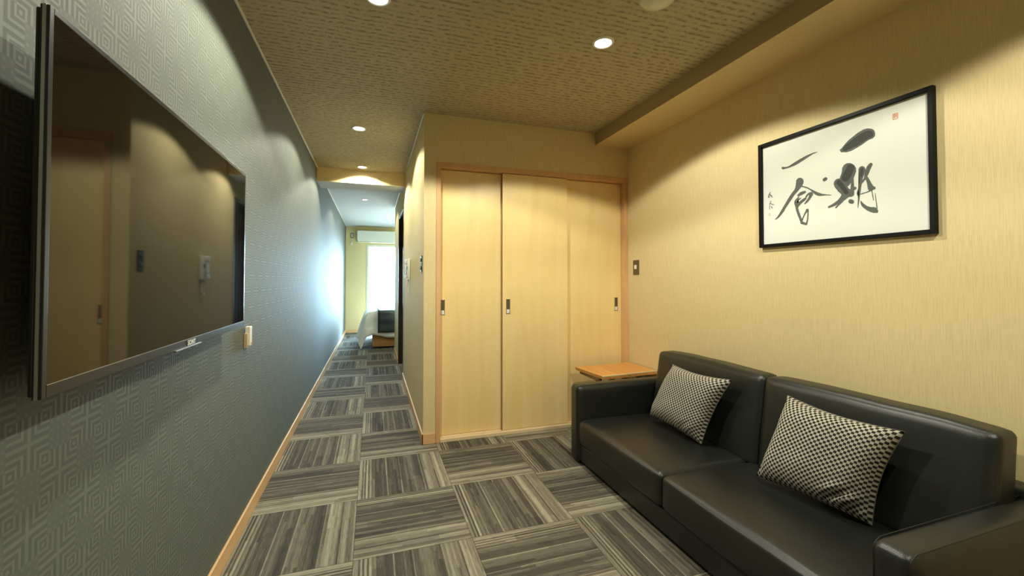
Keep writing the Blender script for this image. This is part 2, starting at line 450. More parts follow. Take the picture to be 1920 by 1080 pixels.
# closet door frame: posts, head and grooved sill
w = nb(); box(w, .430, .462, YC - .008, YC + .12, 0, 2.004, bev=.002)
box(w, 1.984, XR, YC - .008, YC + .12, 0, 2.004, bev=.002)
box(w, .462, 1.984, YC - .008, YC + .12, 1.966, 2.004, bev=.002)
struct('trim_closet_frame', w, M['beech'])
w = nb(); box(w, .462, 1.984, YC - .010, YC + .115, 0, .024, bev=.002)
for y in (YC + .022, YC + .058, YC + .094): box(w, .462, 1.984, y - .014, y - .010, .024, .030)
struct('trim_closet_sill', w, M['sill'])
# window
w = nb()
box(w, X0 - .03, X0 + .02, YEND - .012, YEND + .1, 0, ZW + .03, bev=.003); box(w, X1 - .02, X1 + .03, YEND - .012, YEND + .1, 0, ZW + .03, bev=.003)
box(w, X0 + .02, X1 - .02, YEND - .012, YEND + .1, ZW - .02, ZW + .03, bev=.003); box(w, X0 + .02, X1 - .02, YEND + .0, YEND + .1, 0, .04, bev=.003)
box(w, .82, .87, YEND + .02, YEND + .08, .04, ZW - .02, bev=.003)
wf = struct('window_1', w, M['frame_al'])
struct('window_pane', bx(X0 + .02, X1 - .02, YEND + .05, YEND + .054, .04, ZW - .02), M['glass'], wf)
# dark recessed door in the corridor wall
w = nb(); box(w, XB - .004, XB + .1, YOPEN1 - .03, YOPEN1, 0, 2.03, bev=.002); box(w, XB - .004, XB + .1, YOPEN0, YOPEN0 + .03, 0, 2.03, bev=.002)
box(w, XB - .004, XB + .1, YOPEN0 + .03, YOPEN1 - .03, 2.0, 2.03, bev=.002)
struct('trim_doorway', w, M['darkwood'])
w = nb(); box(w, XB + .1, XB + .135, YOPEN0, YOPEN1, .004, 2.03)
for i in range(7):
    y = YOPEN0 + .1 + i * .12
    box(w, XB + .088, XB + .1, y, y + .085, .06, 1.94, bev=.004)
d1 = struct('door_1', w, M['darkwood'])
w = nb(); tube(w, [(XB + .088, YOPEN0 + .07, .95), (XB + .06, YOPEN0 + .07, .95), (XB + .055, YOPEN0 + .09, .95), (XB + .055, YOPEN0 + .17, .95)], .008)
obj('handle', w, M['silver'], d1, True)

# ------------------------------------------------------------------ sofa (faces the television)
SX0, SX1 = 1.222, 1.972
sofa = thing('sofa', 'black leather two seat sofa against the right wall under the framed calligraphy', 'sofa', (1.6, 1.56, 0))
def arm(y0, y1):
    a = obj('armrest', soft(SX0, SX1, y0, y1, .012, .486, .026, (.0, .004, .006), 14), M['leather'], sofa, True)
    s = nb()
    for y in (y0 + .010, y1 - .010):
        tube(s, [(SX0 + .003, y, .03), (SX0 + .003, y, .462), (SX0 + .010, y, .479), (SX0 + .03, y, .4895), (SX1 - .03, y, .4955)], .0011, 6)
    obj('piping', s, M['thread'], a, True)
arm(2.362, 2.462); arm(.655, .752)
def seat(y0, y1):
    def fn(p, u):
        if u.z > .5: p.z -= .010 * max(0, (p.x - 1.45)) / .4
        return p
    a = obj('seat_cushion', soft(SX0 + .004, 1.80, y0, y1, .128, .283, .026, (.006, .0015, .016), 18, fn, .0025), M['leather'], sofa, True)
    s = nb(); tube(s, [(SX0 + .008, y, .268) for y in [y0 + .03 + (y1 - y0 - .06) * i / 10 for i in range(11)]], .0015, 6)
    obj('piping', s, M['thread'], a, True)
seat(1.583, 2.360); seat(.754, 1.579)
def back(y0, y1, bul):
    def fn(p, u):
        k = (p.z - .27) / .42
        p.x += .062 * k - .045
        if u.z > 0: p.z += .006 * (1 - u.y ** 2) * u.z
        return p
    obj('back_cushion', soft(1.770, 1.880, y0, y1, .262, .690, .022, (bul, .004, .006), 18, fn, .0035), M['leather'], sofa, True)
back(1.533, 2.308, .016); back(.742, 1.529, .016)
b = nb(); box(b, SX0 + .020, 1.90, .752, 2.362, .022, .126, bev=.008)
obj('base_panel', b, M['leather'], sofa)
obj('back_frame', soft(1.885, SX1, .66, 2.46, .02, .515, .02, (0, 0, .004), 10), M['leather'], sofa, True)
for y in (.70, 2.42):
    for x in (1.27, 1.92):
        f = nb(); lathe(f, [(0, 0), (.018, 0), (.022, .016), (0, .016)], (x, y, 0), 16)
        obj('foot', f, M['blackmetal'], sofa)

# ------------------------------------------------------------------ check cushions
def pillow(name, label, TL, TR, BR, BL, seed, fold):
    cs = [Vector(p) for p in (TL, TR, BR, BL)]
    c = sum(cs, Vector()) / 4
    root = thing(name, label, 'cushion', (c.x, c.y, min(p.z for p in cs)), 'check cushions on the sofa')
    nrm = (cs[1] - cs[0]).cross(cs[3] - cs[0]).normalized()
    if nrm.x > 0: nrm = -nrm
    N = 36; bm = nb(); uvl = bm.loops.layers.uv.new('UVMap')
    def P(u, v, side):
        p = (cs[0] * (1 - u) + cs[1] * u) * (1 - v) + (cs[3] * (1 - u) + cs[2] * u) * v
        a, b_ = 2 * u - 1, 2 * v - 1
        # edges pulled in between the corners
        p += (c - p) * .10 * ((1 - a * a) ** 1.0 * b_ ** 4 * (.45 if b_ > 0 else 1.) + (1 - b_ * b_) ** 1.0 * a ** 4)
        t = (max(0, 1 - a ** 4) * max(0, 1 - b_ ** 4)) ** .62
        ed = 1 - max(abs(a), abs(b_))
        h = t * (.072 if side > 0 else .034)
        if side > 0:
            h += .006 * t ** .5 * noise.noise(Vector((u * 5, v * 5, seed)))
            h += fold * math.exp(-((u - .80) ** 2 + (v - .86) ** 2) / .012) * .02 * math.sin((u + v) * 34)
            h += .003 * math.sin(u * 60 + noise.noise(Vector((u * 4, v * 4, seed))) * 4) * max(0, v - .8) * 5 * min(1, ed * 12)
        return p + nrm * (h if side > 0 else -h)
    for side in (1, -1):
        g = [[bm.verts.new(P(i / N, j / N, side)) for j in range(N + 1)] for i in range(N + 1)]
        for i in range(N):
            for j in range(N):
                f = bm.faces.new((g[i][j], g[i + 1][j], g[i + 1][j + 1], g[i][j + 1]))
                for lp, (a, b_) in zip(f.loops, ((i, j), (i + 1, j), (i + 1, j + 1), (i, j + 1))): lp[uvl].uv = (a / N, b_ / N)
    bmesh.ops.remove_doubles(bm, verts=bm.verts, dist=1e-5)
    obj('cover', bm, M['checks'], root, True)
    s = nb(); pts = []
    for k in range(4):
        for i in range(14):
            t = i / 14; u, v = [(t, 0), (1, t), (1 - t, 1), (0, 1 - t)][k]; pts.append(P(u, v, 1))
    pts.append(pts[0]); tube(s, pts, .0018, 6)
    obj('edge_seam', s, M['seam'], root, True)
pillow('throw_pillow', 'black and beige check cushion on the far sofa half, nearer the wooden side table',
       (1.715, 2.083, .648), (1.705, 1.641, .656), (1.630, 1.768, .302), (1.600, 2.160, .338), 1.7, .3)
pillow('throw_pillow', 'black and beige check cushion on the near sofa half, below the framed calligraphy',
       (1.695, 1.340, .659), (1.690, .922, .648), (1.655, 1.003, .302), (1.555, 1.378, .322), 5.1, 1.)

# ------------------------------------------------------------------ corner side table
tb = thing('side_table', 'small square side table of honey coloured wood in the corner behind the sofa arm', 'table', (1.75, 2.77, 0))
b = nb()
lo = [(1.488, 2.920), (2.004, 2.955), (2.004, 2.606)] + [(2.004 - (2.004 - 1.524) * t / 8, 2.606 - .038 * t / 8 + .003 * math.sin(t * .9)) for t in range(1, 9)]
def slab(b, poly, z0, z1, inset=0):
    c = Vector((sum(p[0] for p in poly) / len(poly), sum(p[1] for p in poly) / len(poly)))
    A = [b.verts.new((c.x + (p[0] - c.x) * (1 - inset), c.y + (p[1] - c.y) * (1 - inset), z0)) for p in poly]; B = [b.verts.new((*p, z1)) for p in poly]
    b.faces.new(A[::-1]); b.faces.new(B)
    for i in range(len(poly)): j = (i + 1) % len(poly); b.faces.new((A[i], A[j], B[j], B[i]))
slab(b, lo, .460, .484, .03)
obj('table_top', b, M['oak'], tb)
b = nb(); e = [p for p in lo[2:]]
for p, q in zip(e, e[1:]):
    vs = [b.verts.new(v) for v in ((p[0], p[1] - .0008, .4845), (q[0], q[1] - .0008, .4845), (q[0], q[1] + .004, .4600), (p[0], p[1] + .004, .4600), (p[0], p[1] + .010, .4845), (q[0], q[1] + .010, .4845))]
    b.faces.new((vs[0], vs[1], vs[2], vs[3])); b.faces.new((vs[0], vs[4], vs[5], vs[1]))
obj('sapwood_edge', b, M['sap'], tb)
b = nb(); box(b, 1.520, 1.548, 2.62, 2.90, .436, .461, bev=.002)
obj('batten', b, M['batten'], tb)
obj('batten', bx(1.95, 1.975, 2.65, 2.90, .436, .461, bev=.002), M['batten'], tb)
for i, (x, y) in enumerate([(1.66, 2.67), (1.90, 2.68), (1.66, 2.86), (1.90, 2.87)]):
    b = nb(); box(b, x - .016, x + .016, y - .016, y + .016, 0, .4605, bev=.003)
    obj('leg', b, M['batten'], tb)

# ------------------------------------------------------------------ television
TVX = -.483
tv = thing('television', 'large black flat television mounted on the dark patterned wall', 'television', (TVX, 1.372, .9695))
ty0, ty1, tz0, tz1 = .825, 1.919, .9695, 1.578
b = nb(); bw = .010
box(b, TVX - .012, TVX, ty0, ty0 + bw, tz0, tz1, bev=.001); box(b, TVX - .012, TVX, ty1 - bw, ty1, tz0, tz1, bev=.001)
box(b, TVX - .012, TVX, ty0 + bw, ty1 - bw, tz1 - bw, tz1, bev=.001); box(b, TVX - .012, TVX, ty0 + bw, ty1 - bw, tz0, tz0 + .020, bev=.001)
obj('bezel', b, M['bezel'], tv)
obj('screen', bx(TVX - .011, TVX - .0008, ty0 + bw, ty1 - bw, tz0 + .020, tz1 - bw), M['screen'], tv)
b = nb()
for y in (ty0, ty1): box(b, TVX - .0085, TVX - .0040, y - .0012, y + .0012, tz0, tz1)
box(b, TVX - .0005, TVX + .0006, ty0 + bw, ty1 - bw, tz0 + .0195, tz0 + .0208)
obj('silver_edge_strip', b, M['silver'], tv)
b = nb(); box(b, TVX - .020, TVX - .012, ty0 + .004, ty1 - .004, tz0 + .003, tz1 - .003, bev=.003)
box(b, TVX - .046, TVX - .018, ty0 + .045, ty1 - .045, tz0 + .008, tz0 + .36, bev=.012, seg=3)
obj('rear_housing', b, M['blackmetal'], tv)
obj('wall_bracket', bx(XL + .008, TVX - .045, 1.20, 1.54, 1.10, 1.34, bev=.003), M['blackmetal'], tv)
b = nb(); box(b, TVX - .004, TVX + .004, 1.285, 1.46, tz0 - .003, tz0 + .0005, bev=.0006)
obj('lower_lip', b, M['silver'], tv)
cu = bpy.data.curves.new('logo', 'FONT'); cu.body = 'SONY'; cu.size = .019; cu.align_x = 'CENTER'; cu.offset = .0004; cu.extrude = .0003; cu.space_character = 1.12
to = bpy.data.objects.new('tmp', cu); COL.objects.link(to)
bpy.context.view_layer.update()
me = bpy.data.meshes.new_from_object(to.evaluated_get(bpy.context.evaluated_depsgraph_get()))
bpy.data.objects.remove(to); me.name = 'logo'; me.materials.clear(); me.materials.append(M['white'])
me.transform(Matrix(((0, 0, 1, .0012), (1, 0, 0, .02), (0, 1, 0, .0032), (0, 0, 0, 1))))
lg = bpy.data.objects.new('logo', me); COL.objects.link(lg); lg.parent = tv
tv.rotation_euler = (0, 0, math.radians(0.6))

# ------------------------------------------------------------------ sliding closet doors
def sdoor(x0, x1, yf, hx, label):
    r = thing('sliding_door', label, 'door', ((x0 + x1) / 2, yf + .015, .031), 'sliding closet doors')
    z0, z1 = .031, 1.962
    obj('door_panel', bx(x0, x1, yf, yf + .026, z0, z1, bev=.0015), M['door'], r)
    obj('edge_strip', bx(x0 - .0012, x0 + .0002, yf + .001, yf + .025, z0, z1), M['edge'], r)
    b = nb(); w_, h_ = .016, .056
    # recessed pull: rim and sunken cup
    for (a, c, d, e) in ((hx - w_, hx + w_, .955 + h_ - .004, .955 + h_), (hx - w_, hx + w_, .955 - h_, .955 - h_ + .004), (hx - w_, hx - w_ + .004, .955 - h_, .955 + h_), (hx + w_ - .004, hx + w_, .955 - h_, .955 + h_)):
        box(b, a, c, yf - .003, yf, d, e, bev=.0008)
    hd = obj('finger_pull', b, M['chrome'], r)
    obj('pull_cup', bx(hx - w_ + .004, hx + w_ - .004, yf - .0012, yf + .0002, .955 - h_ + .004, .955 + h_ - .004), M['bronze'], hd)
    obj('pull_plate', bx(hx - w_ + .005, hx + w_ - .005, yf - .0022, yf - .0012, .955 - h_ + .006, .955 - h_ + .034), M['white'], hd)
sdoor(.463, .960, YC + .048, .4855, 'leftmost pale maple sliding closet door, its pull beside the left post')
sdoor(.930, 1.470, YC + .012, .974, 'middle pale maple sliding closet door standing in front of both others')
sdoor(1.440, 1.983, YC + .048, 1.934, 'rightmost pale maple sliding closet door behind the sofa arm and side table')

